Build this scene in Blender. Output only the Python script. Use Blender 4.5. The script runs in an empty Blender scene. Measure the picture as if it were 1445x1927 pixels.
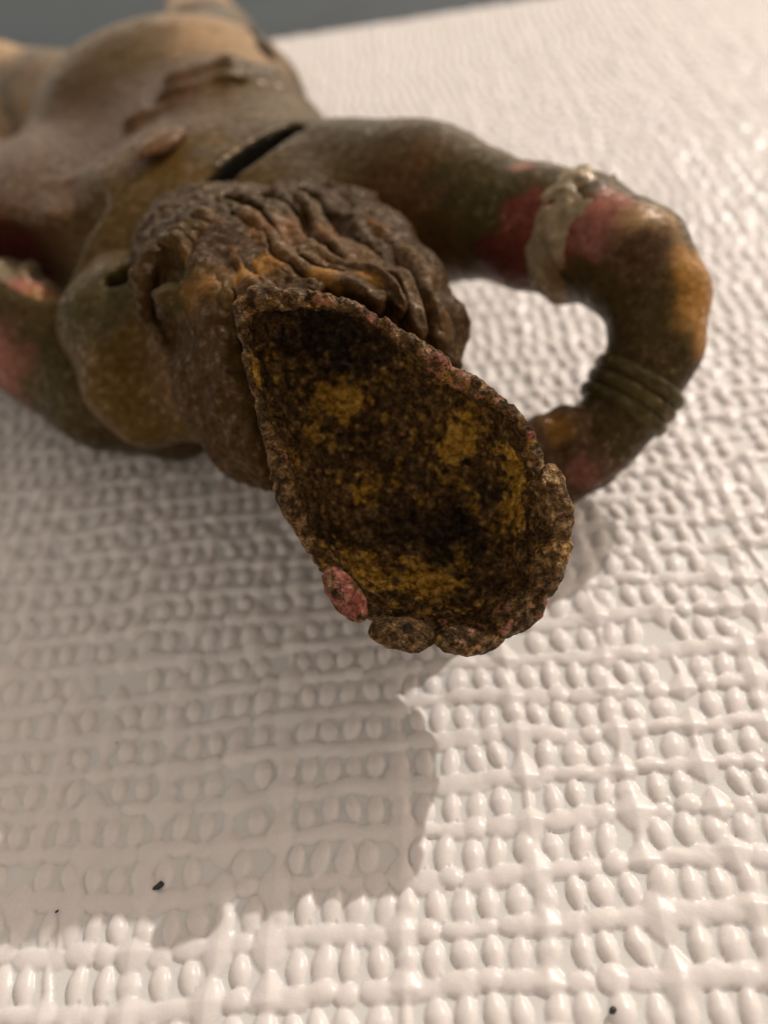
import bpy, math, random
import numpy as np
from mathutils import Matrix, Vector

scene = bpy.context.scene
MM = 0.001

# ---------------------------------------------------------------- camera
F_PX, CX, CY = 1600.0, 722.5, 963.5          # the photograph is 1445 x 1927
PITCH, ROLL, CAM_H = math.radians(44.5), math.radians(11.0), 90.0
_f = np.array([0, math.cos(PITCH), -math.sin(PITCH)])
_u0 = np.array([0, math.sin(PITCH), math.cos(PITCH)])
_r0 = np.array([1.0, 0, 0])
_r = math.cos(ROLL) * _r0 - math.sin(ROLL) * _u0
_u = math.sin(ROLL) * _r0 + math.cos(ROLL) * _u0
_C = np.array([0, 0, CAM_H])


def at_depth(x, y, d):
    """photo pixel + distance along the view axis (mm) -> point in mm"""
    return _C + d * ((x - CX) / F_PX * _r - (y - CY) / F_PX * _u + _f)


def at_height(x, y, z=0.0):
    """photo pixel + height over the table (mm) -> point in mm"""
    q = (x - CX) / F_PX * _r - (y - CY) / F_PX * _u + _f
    return _C + (z - CAM_H) / q[2] * q


cam_data = bpy.data.cameras.new('camera')
cam = bpy.data.objects.new('camera', cam_data)
scene.collection.objects.link(cam)
m = Matrix(((_r[0], _u[0], -_f[0]), (_r[1], _u[1], -_f[1]), (_r[2], _u[2], -_f[2]))).to_4x4()
m.translation = Vector(_C * MM)
cam.matrix_world = m
cam_data.sensor_fit = 'HORIZONTAL'
cam_data.sensor_width = 36.0
cam_data.lens = 36.0 * F_PX / 1445.0
cam_data.clip_start, cam_data.clip_end = 0.005, 100.0
cam_data.dof.use_dof = True
cam_data.dof.focus_distance = 88.0 * MM
cam_data.dof.aperture_fstop = cam_data.lens / 2.3
cam_data.dof.aperture_blades = 0
scene.camera = cam

# ---------------------------------------------------------------- light
SUN_DIR = np.array([-0.98, -0.87, -1.0])      # the way the light travels
SUN_DIR /= np.linalg.norm(SUN_DIR)
sun_elev = math.asin(-SUN_DIR[2])
sun_az = math.atan2(-SUN_DIR[0], -SUN_DIR[1])  # from +Y towards +X
world = bpy.data.worlds.new('World')
scene.world = world
world.use_nodes = True
wn, wl = world.node_tree.nodes, world.node_tree.links
bg = wn['Background']
sky = wn.new('ShaderNodeTexSky')
sky.sky_type = 'NISHITA'
sky.sun_disc = False
sky.sun_elevation = sun_elev
sky.sun_rotation = sun_az
hs = wn.new('ShaderNodeHueSaturation')
hs.inputs['Saturation'].default_value = 0.30
tint = wn.new('ShaderNodeMix')
tint.data_type = 'RGBA'
tint.blend_type = 'MULTIPLY'
tint.inputs['Factor'].default_value = 1.0
tint.inputs['B'].default_value = (1.0, 0.82, 0.64, 1)
wl.new(sky.outputs[0], hs.inputs['Color'])
wl.new(hs.outputs[0], tint.inputs['A'])
wl.new(tint.outputs['Result'], bg.inputs['Color'])
bg.inputs['Strength'].default_value = 0.15
sun_data = bpy.data.lights.new('sun', 'SUN')
sun_data.energy = 1.65
sun_data.angle = math.radians(0.9)
sun_data.color = (1.0, 0.95, 0.905)
sun = bpy.data.objects.new('sun', sun_data)
scene.collection.objects.link(sun)
sun.rotation_euler = Vector(SUN_DIR).to_track_quat('-Z', 'Y').to_euler()
sun.location = (0.3, 0.25, 0.4)
scene.view_settings.view_transform = 'Standard'
scene.view_settings.look = 'None'
scene.view_settings.exposure = 0.40
scene.view_settings.gamma = 1.0
scene.view_settings.use_curve_mapping = False

# ---------------------------------------------------------------- numpy noise
def _hash(ix, iy, iz, seed):
    h = (ix.astype(np.int64) * 374761393 + iy.astype(np.int64) * 668265263 + iz.astype(np.int64) * 2147483647 + seed * 974634777) & 0xFFFFFFFF
    h = ((h ^ (h >> 13)) * 1274126177) & 0xFFFFFFFF
    h = ((h ^ (h >> 16)) * 2246822519) & 0xFFFFFFFF
    return ((h ^ (h >> 15)) & 0xFFFFFF) / float(0xFFFFFF)


def vnoise(P, seed=0):
    """value noise in [-1, 1]; P is (n, 3)"""
    I = np.floor(P)
    f = P - I
    f = f * f * f * (f * (f * 6 - 15) + 10)
    I = I.astype(np.int64)
    out = np.zeros(len(P))
    for dx in (0, 1):
        wx = f[:, 0] if dx else 1 - f[:, 0]
        for dy in (0, 1):
            wy = f[:, 1] if dy else 1 - f[:, 1]
            for dz in (0, 1):
                wz = f[:, 2] if dz else 1 - f[:, 2]
                out += wx * wy * wz * _hash(I[:, 0] + dx, I[:, 1] + dy, I[:, 2] + dz, seed)
    return out * 2 - 1


def fbm(P, scale, octaves=4, rough=0.5, seed=0):
    """P in mm, scale = size of the largest feature in mm"""
    out = np.zeros(len(P))
    amp, tot, s = 1.0, 0.0, 1.0 / scale
    rot = np.array([[0.80, 0.36, -0.48], [-0.60, 0.48, -0.64], [0.0, 0.80, 0.60]])
    Q = P * s
    for o in range(octaves):
        out += amp * vnoise(Q + 17.3 * o, seed + o)
        tot += amp
        amp *= rough
        Q = (Q @ rot) * 2.03
    return out / tot * 1.6


def sstep(a, b, x):
    t = np.clip((x - a) / (b - a), 0, 1)
    return t * t * (3 - 2 * t)


# ---------------------------------------------------------------- mesh helpers
def link(o, parent=None):
    scene.collection.objects.link(o)
    if parent is not None:
        o.parent = parent
    return o


def make_mesh(name, V, quads=None, tris=None, mat=None, parent=None, attrs=None, colors=None, smooth=True):
    """V in mm world coordinates"""
    me = bpy.data.meshes.new(name)
    V = np.asarray(V, dtype=np.float64)
    me.vertices.add(len(V))
    me.vertices.foreach_set('co', (V * MM).astype(np.float32).ravel())
    parts, starts, n = [], [], 0
    for fc, k in ((quads, 4), (tris, 3)):
        if fc is not None and len(fc):
            fc = np.asarray(fc, dtype=np.int32)
            parts.append(fc.ravel())
            starts.append(n + np.arange(len(fc), dtype=np.int32) * k)
            n += fc.size
    loops = np.concatenate(parts)
    st = np.concatenate(starts)
    me.loops.add(len(loops))
    me.loops.foreach_set('vertex_index', loops)
    me.polygons.add(len(st))
    me.polygons.foreach_set('loop_start', st)
    if smooth:
        me.polygons.foreach_set('use_smooth', np.ones(len(st), dtype=bool))
    me.update(calc_edges=True)
    for k, a in (attrs or {}).items():
        at = me.attributes.new(k, 'FLOAT', 'POINT')
        at.data.foreach_set('value', np.asarray(a, dtype=np.float32))
    for k, c in (colors or {}).items():
        at = me.attributes.new(k, 'FLOAT_COLOR', 'POINT')
        rgba = np.ones((len(V), 4), dtype=np.float32)
        rgba[:, :3] = c
        at.data.foreach_set('color', rgba.ravel())
    me.validate()
    o = bpy.data.objects.new(name, me)
    if mat is not None:
        me.materials.append(mat)
    return link(o, parent)


def vert_normals(V, quads):
    n = np.zeros_like(V)
    a, b, c, d = (V[quads[:, i]] for i in range(4))
    fn = np.cross(c - a, d - b)
    for i in range(4):
        for k in range(3):
            n[:, k] += np.bincount(quads[:, i], fn[:, k], len(V))
    return n / np.maximum(np.linalg.norm(n, axis=1, keepdims=True), 1e-9)


def grid_quads(nu, nv, wrap_u=False):
    """nu columns (fast axis), nv rows"""
    u = np.arange(nu if wrap_u else nu - 1)
    v = np.arange(nv - 1)
    U, Vv = np.meshgrid(u, v)
    U2 = (U + 1) % nu
    return np.stack([Vv * nu + U, Vv * nu + U2, (Vv + 1) * nu + U2, (Vv + 1) * nu + U], -1).reshape(-1, 4)


class SDF:
    """signed distance field on a grid; distances in mm"""
    def __init__(self, lo, hi, h):
        self.lo, self.h = np.array(lo, float), h
        self.n = np.ceil((np.array(hi, float) - self.lo) / h).astype(int) + 1
        self.f = np.full(self.n, 20.0, dtype=np.float32)

    def _box(self, lo, hi):
        a = np.clip(np.floor((np.asarray(lo) - self.lo) / self.h).astype(int), 0, self.n)
        b = np.clip(np.ceil((np.asarray(hi) - self.lo) / self.h).astype(int) + 1, 0, self.n)
        sl = tuple(slice(a[i], b[i]) for i in range(3))
        ax = [self.lo[i] + self.h * np.arange(a[i], b[i]) for i in range(3)]
        return sl, ax[0][:, None, None], ax[1][None, :, None], ax[2][None, None, :]

    def _add(self, sl, d, k):
        g = self.f[sl]
        if k > 0:
            hh = np.clip(0.5 + 0.5 * (g - d) / k, 0, 1)
            r = g * (1 - hh) + d * hh - k * hh * (1 - hh)
        else:
            r = np.minimum(g, d)
        self.f[sl] = r

    def _sub(self, sl, d, k):
        g = self.f[sl]
        d = -d
        if k > 0:
            hh = np.clip(0.5 - 0.5 * (g - d) / k, 0, 1)
            r = g * (1 - hh) + d * hh + k * hh * (1 - hh)
        else:
            r = np.maximum(g, d)
        self.f[sl] = r

    def cone(self, A, B, ra, rb, k=2.0, sub=False, flat=1.0):
        A, B = np.asarray(A, float), np.asarray(B, float)
        R = max(ra, rb) * max(1, 1 / flat) + k + 3
        sl, X, Y, Zz = self._box(np.minimum(A, B) - R, np.maximum(A, B) + R)
        if 0 in self.f[sl].shape:
            return
        v = B - A
        L = max(v @ v, 1e-9)
        t = np.clip(((X - A[0]) * v[0] + (Y - A[1]) * v[1] + (Zz - A[2]) * v[2]) / L, 0, 1)
        d = np.sqrt((X - A[0] - t * v[0]) ** 2 + (Y - A[1] - t * v[1]) ** 2 + ((Zz - A[2] - t * v[2]) * flat) ** 2) - (ra + (rb - ra) * t)
        (self._sub if sub else self._add)(sl, d.astype(np.float32), k)

    def chain(self, pts, k=2.0, **kw):
        for (A, ra), (B, rb) in zip(pts, pts[1:]):
            self.cone(A, B, ra, rb, k, **kw)

    def ell(self, c, rad, axes=None, k=4.0, sub=False):
        c, rad = np.asarray(c, float), np.asarray(rad, float)
        M = np.eye(3) if axes is None else np.asarray(axes, float)
        R = max(rad) + k + 3
        sl, X, Y, Zz = self._box(c - R, c + R)
        if 0 in self.f[sl].shape:
            return
        q = [(X - c[0]) * M[i, 0] + (Y - c[1]) * M[i, 1] + (Zz - c[2]) * M[i, 2] for i in range(3)]
        k0 = np.sqrt(sum((q[i] / rad[i]) ** 2 for i in range(3)))
        k1 = np.sqrt(sum((q[i] / rad[i] ** 2) ** 2 for i in range(3)))
        d = k0 * (k0 - 1) / np.maximum(k1, 1e-6)
        (self._sub if sub else self._add)(sl, d.astype(np.float32), k)

    def slit(self, pts, halfw, zlo, k=0.4):
        """cut a slit, vertical walls, along a plan polyline"""
        P = np.array(pts)[:, :2]
        lo = np.append(P.min(0) - 4, zlo - 3)
        hi = np.append(P.max(0) + 4, 80)
        sl, X, Y, Zz = self._box(lo, hi)
        d = np.full(np.broadcast(X, Y).shape, 99.0)
        for (a, wa), (b, wb) in zip(zip(P, halfw), zip(P[1:], halfw[1:])):
            v = b - a
            t = np.clip(((X - a[0]) * v[0] + (Y - a[1]) * v[1]) / (v @ v), 0, 1)
            d = np.minimum(d, np.sqrt((X - a[0] - t * v[0]) ** 2 + (Y - a[1] - t * v[1]) ** 2) - (wa + (wb - wa) * t))
        d = np.maximum(d, zlo - Zz)
        self._sub(sl, d.astype(np.float32), k)

    def floor(self, z):
        Zz = self.lo[2] + self.h * np.arange(self.n[2])
        self.f = np.maximum(self.f, (z - Zz)[None, None, :].astype(np.float32))

    def mesh(self):
        f = self.f
        neg = f < 0
        c = [(i, j, k) for i in (0, 1) for j in (0, 1) for k in (0, 1)]
        nx, ny, nz = f.shape
        def sub(a, o):
            return a[o[0]:nx - 1 + o[0], o[1]:ny - 1 + o[1], o[2]:nz - 1 + o[2]]
        cnt = sum(sub(neg, o).astype(np.int8) for o in c)
        act = np.argwhere((cnt > 0) & (cnt < 8))
        idx = np.full((nx - 1, ny - 1, nz - 1), -1, dtype=np.int32)
        idx[act[:, 0], act[:, 1], act[:, 2]] = np.arange(len(act))
        acc, num = np.zeros((len(act), 3)), np.zeros(len(act))
        val = {o: f[act[:, 0] + o[0], act[:, 1] + o[1], act[:, 2] + o[2]].astype(float) for o in c}
        for o in c:
            for ax in range(3):
                if o[ax] == 0:
                    p = list(o); p[ax] = 1; p = tuple(p)
                    a, b = val[o], val[p]
                    cr = (a < 0) != (b < 0)
                    t = np.where(cr, a / np.where(cr, a - b, 1), 0)
                    pt = np.array(o, float)[None, :].repeat(len(act), 0)
                    pt[:, ax] = t
                    acc += pt * cr[:, None]
                    num += cr
        V = (act + acc / num[:, None]) * self.h + self.lo
        quads = []
        for ax in range(3):
            a1, a2 = (ax + 1) % 3, (ax + 2) % 3
            s0 = [slice(None)] * 3; s1 = [slice(None)] * 3
            s0[ax] = slice(0, -1); s1[ax] = slice(1, None)
            n0 = neg[tuple(s0)]
            ch = np.argwhere(n0 != neg[tuple(s1)])
            ok = (ch[:, a1] > 0) & (ch[:, a2] > 0) & (ch[:, a1] < f.shape[a1] - 1) & (ch[:, a2] < f.shape[a2] - 1)
            ch = ch[ok]
            fl = n0[ch[:, 0], ch[:, 1], ch[:, 2]]
            e1 = np.zeros(3, int); e1[a1] = 1
            e2 = np.zeros(3, int); e2[a2] = 1
            g = lambda q: idx[q[:, 0], q[:, 1], q[:, 2]]
            q4 = np.stack([g(ch - e1 - e2), g(ch - e2), g(ch), g(ch - e1)], -1)
            q4[~fl] = q4[~fl][:, ::-1]
            quads.append(q4)
        Q = np.concatenate(quads)
        return V, Q[(Q >= 0).all(1)]


def sweep(pts, radii, nu=40, per=26, squash=1.0, strands=0, twist=0.0):
    """a tapered tube through pts (mm): Catmull-Rom path, rounded ends"""
    P = np.array(pts, float)
    R = np.array(radii, float)
    E = np.vstack([2 * P[0] - P[1], P, 2 * P[-1] - P[-2]])
    ts, rs = [], []
    for i in range(len(P) - 1):
        t = np.linspace(0, 1, per, endpoint=False)[:, None]
        p0, p1, p2, p3 = E[i], E[i + 1], E[i + 2], E[i + 3]
        ts.append(0.5 * (2 * p1 + (p2 - p0) * t + (2 * p0 - 5 * p1 + 4 * p2 - p3) * t ** 2 + (3 * p1 - p0 - 3 * p2 + p3) * t ** 3))
        rs.append(R[i] + (R[i + 1] - R[i]) * t[:, 0])
    C = np.vstack(ts + [P[-1:]])
    rr = np.append(np.concatenate(rs), R[-1])
    T = np.gradient(C, axis=0)
    T /= np.linalg.norm(T, axis=1, keepdims=True)
    # caps: extra rings
    def cap(c, t, r, sgn):
        a = np.linspace(0.12, 1, 6) * math.pi / 2
        return [c + sgn * t * r * math.sin(x) for x in a], [max(r * math.cos(x), r * 0.02) for x in a]
    c0, r0 = cap(C[0], T[0], rr[0], -1)
    c1, r1 = cap(C[-1], T[-1], rr[-1], 1)
    C = np.vstack([np.array(c0[::-1]), C, np.array(c1)])
    rr = np.concatenate([r0[::-1], rr, r1])
    T = np.vstack([np.repeat(T[:1], 6, 0), T, np.repeat(T[-1:], 6, 0)])
    up = np.array([0.0, 0.3, 1.0])
    S = np.cross(T, up)
    S /= np.linalg.norm(S, axis=1, keepdims=True)
    N = np.cross(S, T)
    th = np.linspace(0, 2 * math.pi, nu, endpoint=False)
    if strands:
        tw = np.linspace(0, twist, len(C))[:, None]
        rr2 = rr[:, None] * (1 + 0.13 * np.cos(strands * th[None, :] + tw))
    else:
        rr2 = np.repeat(rr[:, None], nu, 1)
    V = C[:, None, :] + rr2[..., None] * (np.cos(th)[None, :, None] * S[:, None, :] + squash * np.sin(th)[None, :, None] * N[:, None, :])
    V = V.reshape(-1, 3)
    Q = grid_quads(nu, len(C), True)[:, ::-1]
    return V, Q


# ---------------------------------------------------------------- materials
def new_mat(name):
    mt = bpy.data.materials.new(name)
    mt.use_nodes = True
    nt = mt.node_tree
    return mt, nt.nodes, nt.links, nt.nodes['Principled BSDF']


def n_noise(nodes, links, coord, scale, detail=6, rough=0.6, dist=0.0):
    n = nodes.new('ShaderNodeTexNoise')
    n.inputs['Scale'].default_value = scale
    n.inputs['Detail'].default_value = detail
    n.inputs['Roughness'].default_value = rough
    n.inputs['Distortion'].default_value = dist
    links.new(coord, n.inputs['Vector'])
    return n.outputs['Fac']


def n_ramp(nodes, links, fac, stops, interp='LINEAR'):
    r = nodes.new('ShaderNodeValToRGB')
    r.color_ramp.interpolation = interp
    el = r.color_ramp.elements
    while len(el) > 1:
        el.remove(el[-1])
    for i, (p, c) in enumerate(stops):
        e = el[0] if i == 0 else el.new(p)
        e.position = p
        e.color = (c[0], c[1], c[2], 1) if not isinstance(c, float) else (c, c, c, 1)
    links.new(fac, r.inputs['Fac'])
    return r.outputs['Color']


def n_math(nodes, links, op, a, b=None, clamp=False):
    n = nodes.new('ShaderNodeMath')
    n.operation = op
    n.use_clamp = clamp
    for i, v in enumerate((a, b)):
        if v is None:
            continue
        if isinstance(v, (int, float)):
            n.inputs[i].default_value = v
        else:
            links.new(v, n.inputs[i])
    return n.outputs[0]


def n_mix(nodes, links, fac, a, b, blend='MIX'):
    n = nodes.new('ShaderNodeMix')
    n.data_type = 'RGBA'
    n.blend_type = blend
    for sock, v in ((n.inputs['Factor'], fac), (n.inputs['A'], a), (n.inputs['B'], b)):
        if isinstance(v, (int, float)):
            sock.default_value = v
        elif isinstance(v, tuple):
            sock.default_value = (v[0], v[1], v[2], 1)
        else:
            links.new(v, sock)
    return n.outputs['Result']


def n_attr(nodes, name):
    a = nodes.new('ShaderNodeAttribute')
    a.attribute_name = name
    return a


def n_bump(nodes, links, h, strength, dist, normal=None):
    b = nodes.new('ShaderNodeBump')
    b.inputs['Strength'].default_value = strength
    b.inputs['Distance'].default_value = dist
    links.new(h, b.inputs['Height'])
    if normal is not None:
        links.new(normal, b.inputs['Normal'])
    return b.outputs['Normal']


def iron_material(name, bump=0.5, crust=1.0):
    """old painted cast iron: 'paint' = colour of the paint left on it, 'rust' = how far it has rusted"""
    mt, N, L, bs = new_mat(name)
    co = N.new('ShaderNodeNewGeometry').outputs['Position']
    paint = n_attr(N, 'paint').outputs['Color']
    rust = n_attr(N, 'rust').outputs['Fac']
    big = n_noise(N, L, co, 160, 8, 0.65, 0.4)
    fine = n_noise(N, L, co, 900, 8, 0.7)
    grain = n_noise(N, L, co, 3200, 4, 0.7)
    # worn paint
    var = n_ramp(N, L, fine, [(0.3, 0.55), (0.5, 0.9), (0.72, 1.25)])
    pc = n_mix(N, L, 1.0, paint, var, 'MULTIPLY')
    # rust colours
    rc = n_ramp(N, L, fine, [(0.28, (0.012, 0.008, 0.005)), (0.42, (0.045, 0.022, 0.010)), (0.54, (0.11, 0.046, 0.016)), (0.66, (0.22, 0.095, 0.026)), (0.8, (0.36, 0.20, 0.10))])
    s = n_math(N, L, 'ADD', n_math(N, L, 'MULTIPLY', big, 1.0), n_math(N, L, 'MULTIPLY', fine, 0.45))
    s = n_math(N, L, 'ADD', s, rust)
    mask = n_ramp(N, L, s, [(0.98, 0.0), (1.14, 1.0)])
    # ramp input is clamped to 1, so shift
    s2 = n_math(N, L, 'SUBTRACT', s, 0.72)
    mask = n_ramp(N, L, s2, [(0.44, 0.0), (0.62, 1.0)])
    col = n_mix(N, L, mask, pc, rc)
    # dark pits
    pit = n_ramp(N, L, grain, [(0.30, 0.35), (0.44, 1.0)])
    col = n_mix(N, L, 1.0, col, pit, 'MULTIPLY')
    L.new(col, bs.inputs['Base Color'])
    rgh = n_math(N, L, 'ADD', n_ramp(N, L, fine, [(0.45, 0.36), (0.66, 0.20)]), n_math(N, L, 'MULTIPLY', mask, 0.13))
    L.new(rgh, bs.inputs['Roughness'])
    L.new(n_ramp(N, L, fine, [(0.42, 0.05), (0.56, 0.15), (0.66, 0.9)]), bs.inputs['Specular IOR Level'])
    bs.inputs['Specular Tint'].default_value = (1.0, 0.72, 0.45, 1)
    nb = n_bump(N, L, fine, bump * crust, 0.0012)
    nb = n_bump(N, L, grain, bump * 0.7, 0.0004, nb)
    L.new(nb, bs.inputs['Normal'])
    return mt


def crust_material():
    """thick flaking rust: 'ochre' = yellow crust patches, 'red' = remains of red paint, 'dark' = black sooty pits"""
    mt, N, L, bs = new_mat('flaking_rust_crust')
    co = N.new('ShaderNodeNewGeometry').outputs['Position']
    ochre = n_attr(N, 'ochre').outputs['Fac']
    red = n_attr(N, 'red').outputs['Fac']
    dark = n_attr(N, 'dark').outputs['Fac']
    a = n_noise(N, L, co, 420, 9, 0.72, 0.3)
    b = n_noise(N, L, co, 1050, 6, 0.62)
    c = n_noise(N, L, co, 4200, 3, 0.6)
    base = n_ramp(N, L, b, [(0.30, (0.030, 0.017, 0.008)), (0.43, (0.075, 0.039, 0.014)), (0.52, (0.135, 0.068, 0.021)), (0.61, (0.25, 0.13, 0.038)), (0.72, (0.55, 0.34, 0.13))])
    och = n_ramp(N, L, b, [(0.32, (0.14, 0.06, 0.010)), (0.45, (0.42, 0.205, 0.024)), (0.57, (0.65, 0.34, 0.043)), (0.70, (0.82, 0.52, 0.13))])
    low = n_noise(N, L, co, 170, 5, 0.6, 0.5)
    base = n_mix(N, L, 1.0, base, n_ramp(N, L, low, [(0.34, 0.5), (0.50, 1.0), (0.64, 1.4)]), 'MULTIPLY')
    base = n_mix(N, L, 1.0, base, n_ramp(N, L, a, [(0.30, 0.45), (0.50, 1.0), (0.68, 1.5)]), 'MULTIPLY')
    och = n_mix(N, L, 1.0, och, n_ramp(N, L, a, [(0.32, 0.6), (0.50, 1.0), (0.66, 1.3)]), 'MULTIPLY')
    k = n_math(N, L, 'ADD', ochre, n_math(N, L, 'MULTIPLY', n_math(N, L, 'SUBTRACT', b, 0.5), 1.1))
    km = n_ramp(N, L, k, [(0.26, 0.0), (0.48, 0.45), (0.72, 1.0)])
    col = n_mix(N, L, km, base, och)
    # orange bloom
    om = n_ramp(N, L, a, [(0.60, 0.0), (0.68, 0.55)])
    col = n_mix(N, L, om, col, (0.30, 0.105, 0.020))
    rk = n_math(N, L, 'ADD', red, n_math(N, L, 'MULTIPLY', n_math(N, L, 'SUBTRACT', b, 0.5), 2.0))
    rm = n_ramp(N, L, rk, [(0.42, 0.0), (0.60, 1.0)])
    rcol = n_ramp(N, L, b, [(0.3, (0.11, 0.034, 0.020)), (0.5, (0.29, 0.082, 0.055)), (0.7, (0.45, 0.17, 0.115))])
    col = n_mix(N, L, rm, col, rcol)
    dk = n_math(N, L, 'ADD', dark, n_math(N, L, 'MULTIPLY', n_math(N, L, 'SUBTRACT', a, 0.5), 1.2))
    dm = n_ramp(N, L, dk, [(0.38, 0.0), (0.80, 0.85)])
    col = n_mix(N, L, dm, col, (0.008, 0.006, 0.005))
    pit = n_ramp(N, L, c, [(0.30, 0.6), (0.48, 1.0), (0.7, 1.2)])
    col = n_mix(N, L, 1.0, col, pit, 'MULTIPLY')
    # cracks between flakes
    wp = N.new('ShaderNodeMix'); wp.data_type = 'VECTOR'; wp.inputs['Factor'].default_value = 0.0016
    nz = N.new('ShaderNodeTexNoise'); nz.inputs['Scale'].default_value = 700; nz.inputs['Detail'].default_value = 5
    L.new(co, nz.inputs['Vector']); L.new(co, wp.inputs['A']); L.new(nz.outputs['Color'], wp.inputs['B'])
    vo = N.new('ShaderNodeTexVoronoi'); vo.feature = 'DISTANCE_TO_EDGE'; vo.inputs['Scale'].default_value = 520
    L.new(wp.outputs['Result'], vo.inputs['Vector'])
    crack = n_ramp(N, L, vo.outputs['Distance'], [(0.0, 0.25), (0.09, 1.0)])
    gate = n_ramp(N, L, a, [(0.42, 1.0), (0.56, 0.0)])
    col = n_mix(N, L, gate, n_mix(N, L, 1.0, col, crack, 'MULTIPLY'), col)
    L.new(col, bs.inputs['Base Color'])
    rg = n_ramp(N, L, b, [(0.45, 0.6), (0.62, 0.20)])
    L.new(rg, bs.inputs['Roughness'])
    L.new(n_ramp(N, L, b, [(0.44, 0.12), (0.56, 0.35), (0.63, 1.0)]), bs.inputs['Specular IOR Level'])
    bs.inputs['Specular Tint'].default_value = (1.0, 0.85, 0.68, 1)
    nb = n_bump(N, L, a, 0.6, 0.0016)
    nb = n_bump(N, L, crack, 0.35, 0.0004, nb)
    nb = n_bump(N, L, b, 0.7, 0.0010, nb)
    nb = n_bump(N, L, c, 0.4, 0.0003, nb)
    L.new(nb, bs.inputs['Normal'])
    return mt


def vinyl_material():
    mt, N, L, bs = new_mat('embossed_white_vinyl')
    h = n_attr(N, 'relief').outputs['Fac']
    co = N.new('ShaderNodeNewGeometry').outputs['Position']
    g = n_noise(N, L, co, 2600, 3, 0.6)
    big = n_noise(N, L, co, 90, 3, 0.5)
    foam = n_ramp(N, L, big, [(0.3, (0.73, 0.675, 0.635)), (0.7, (0.76, 0.70, 0.66))])
    col = n_mix(N, L, n_ramp(N, L, h, [(0.03, 0.0), (0.16, 1.0)]), (0.74, 0.71, 0.665), foam)
    L.new(col, bs.inputs['Base Color'])
    L.new(n_ramp(N, L, g, [(0.3, 0.22), (0.7, 0.38)]), bs.inputs['Roughness'])
    bs.inputs['Specular IOR Level'].default_value = 0.27
    bs.inputs['Subsurface Weight'].default_value = 0.35
    bs.inputs['Subsurface Radius'].default_value = (1.0, 0.7, 0.5)
    bs.inputs['Subsurface Scale'].default_value = 0.0010
    L.new(n_bump(N, L, g, 0.2, 0.00015), bs.inputs['Normal'])
    return mt


def plain_material(name, lo, hi, scale, rough=0.6, bump=0.2, dist=0.001):
    mt, N, L, bs = new_mat(name)
    co = N.new('ShaderNodeNewGeometry').outputs['Position']
    g = n_noise(N, L, co, scale, 6, 0.6)
    L.new(n_ramp(N, L, g, [(0.3, lo), (0.7, hi)]), bs.inputs['Base Color'])
    bs.inputs['Roughness'].default_value = rough
    L.new(n_bump(N, L, g, bump, dist), bs.inputs['Normal'])
    return mt


M_BODY = iron_material('painted_cast_iron', 0.13)
M_HAIR = iron_material('rusted_cast_iron', 0.32)
M_CRUST = crust_material()
M_VINYL = vinyl_material()

# ---------------------------------------------------------------- the setting
PHI = math.radians(7.0)                       # the sheet lies turned to the view
RD = np.array([math.cos(PHI), -math.sin(PHI)])   # along the rows
CD = np.array([math.sin(PHI), math.cos(PHI)])    # along the columns
PX, PY = 2.84, 5.3                           # weave pitch in mm
TAB_S0, TAB_S1 = -330.0, 420.0
TAB_T0, TAB_T1 = -60.0, 338.0


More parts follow.
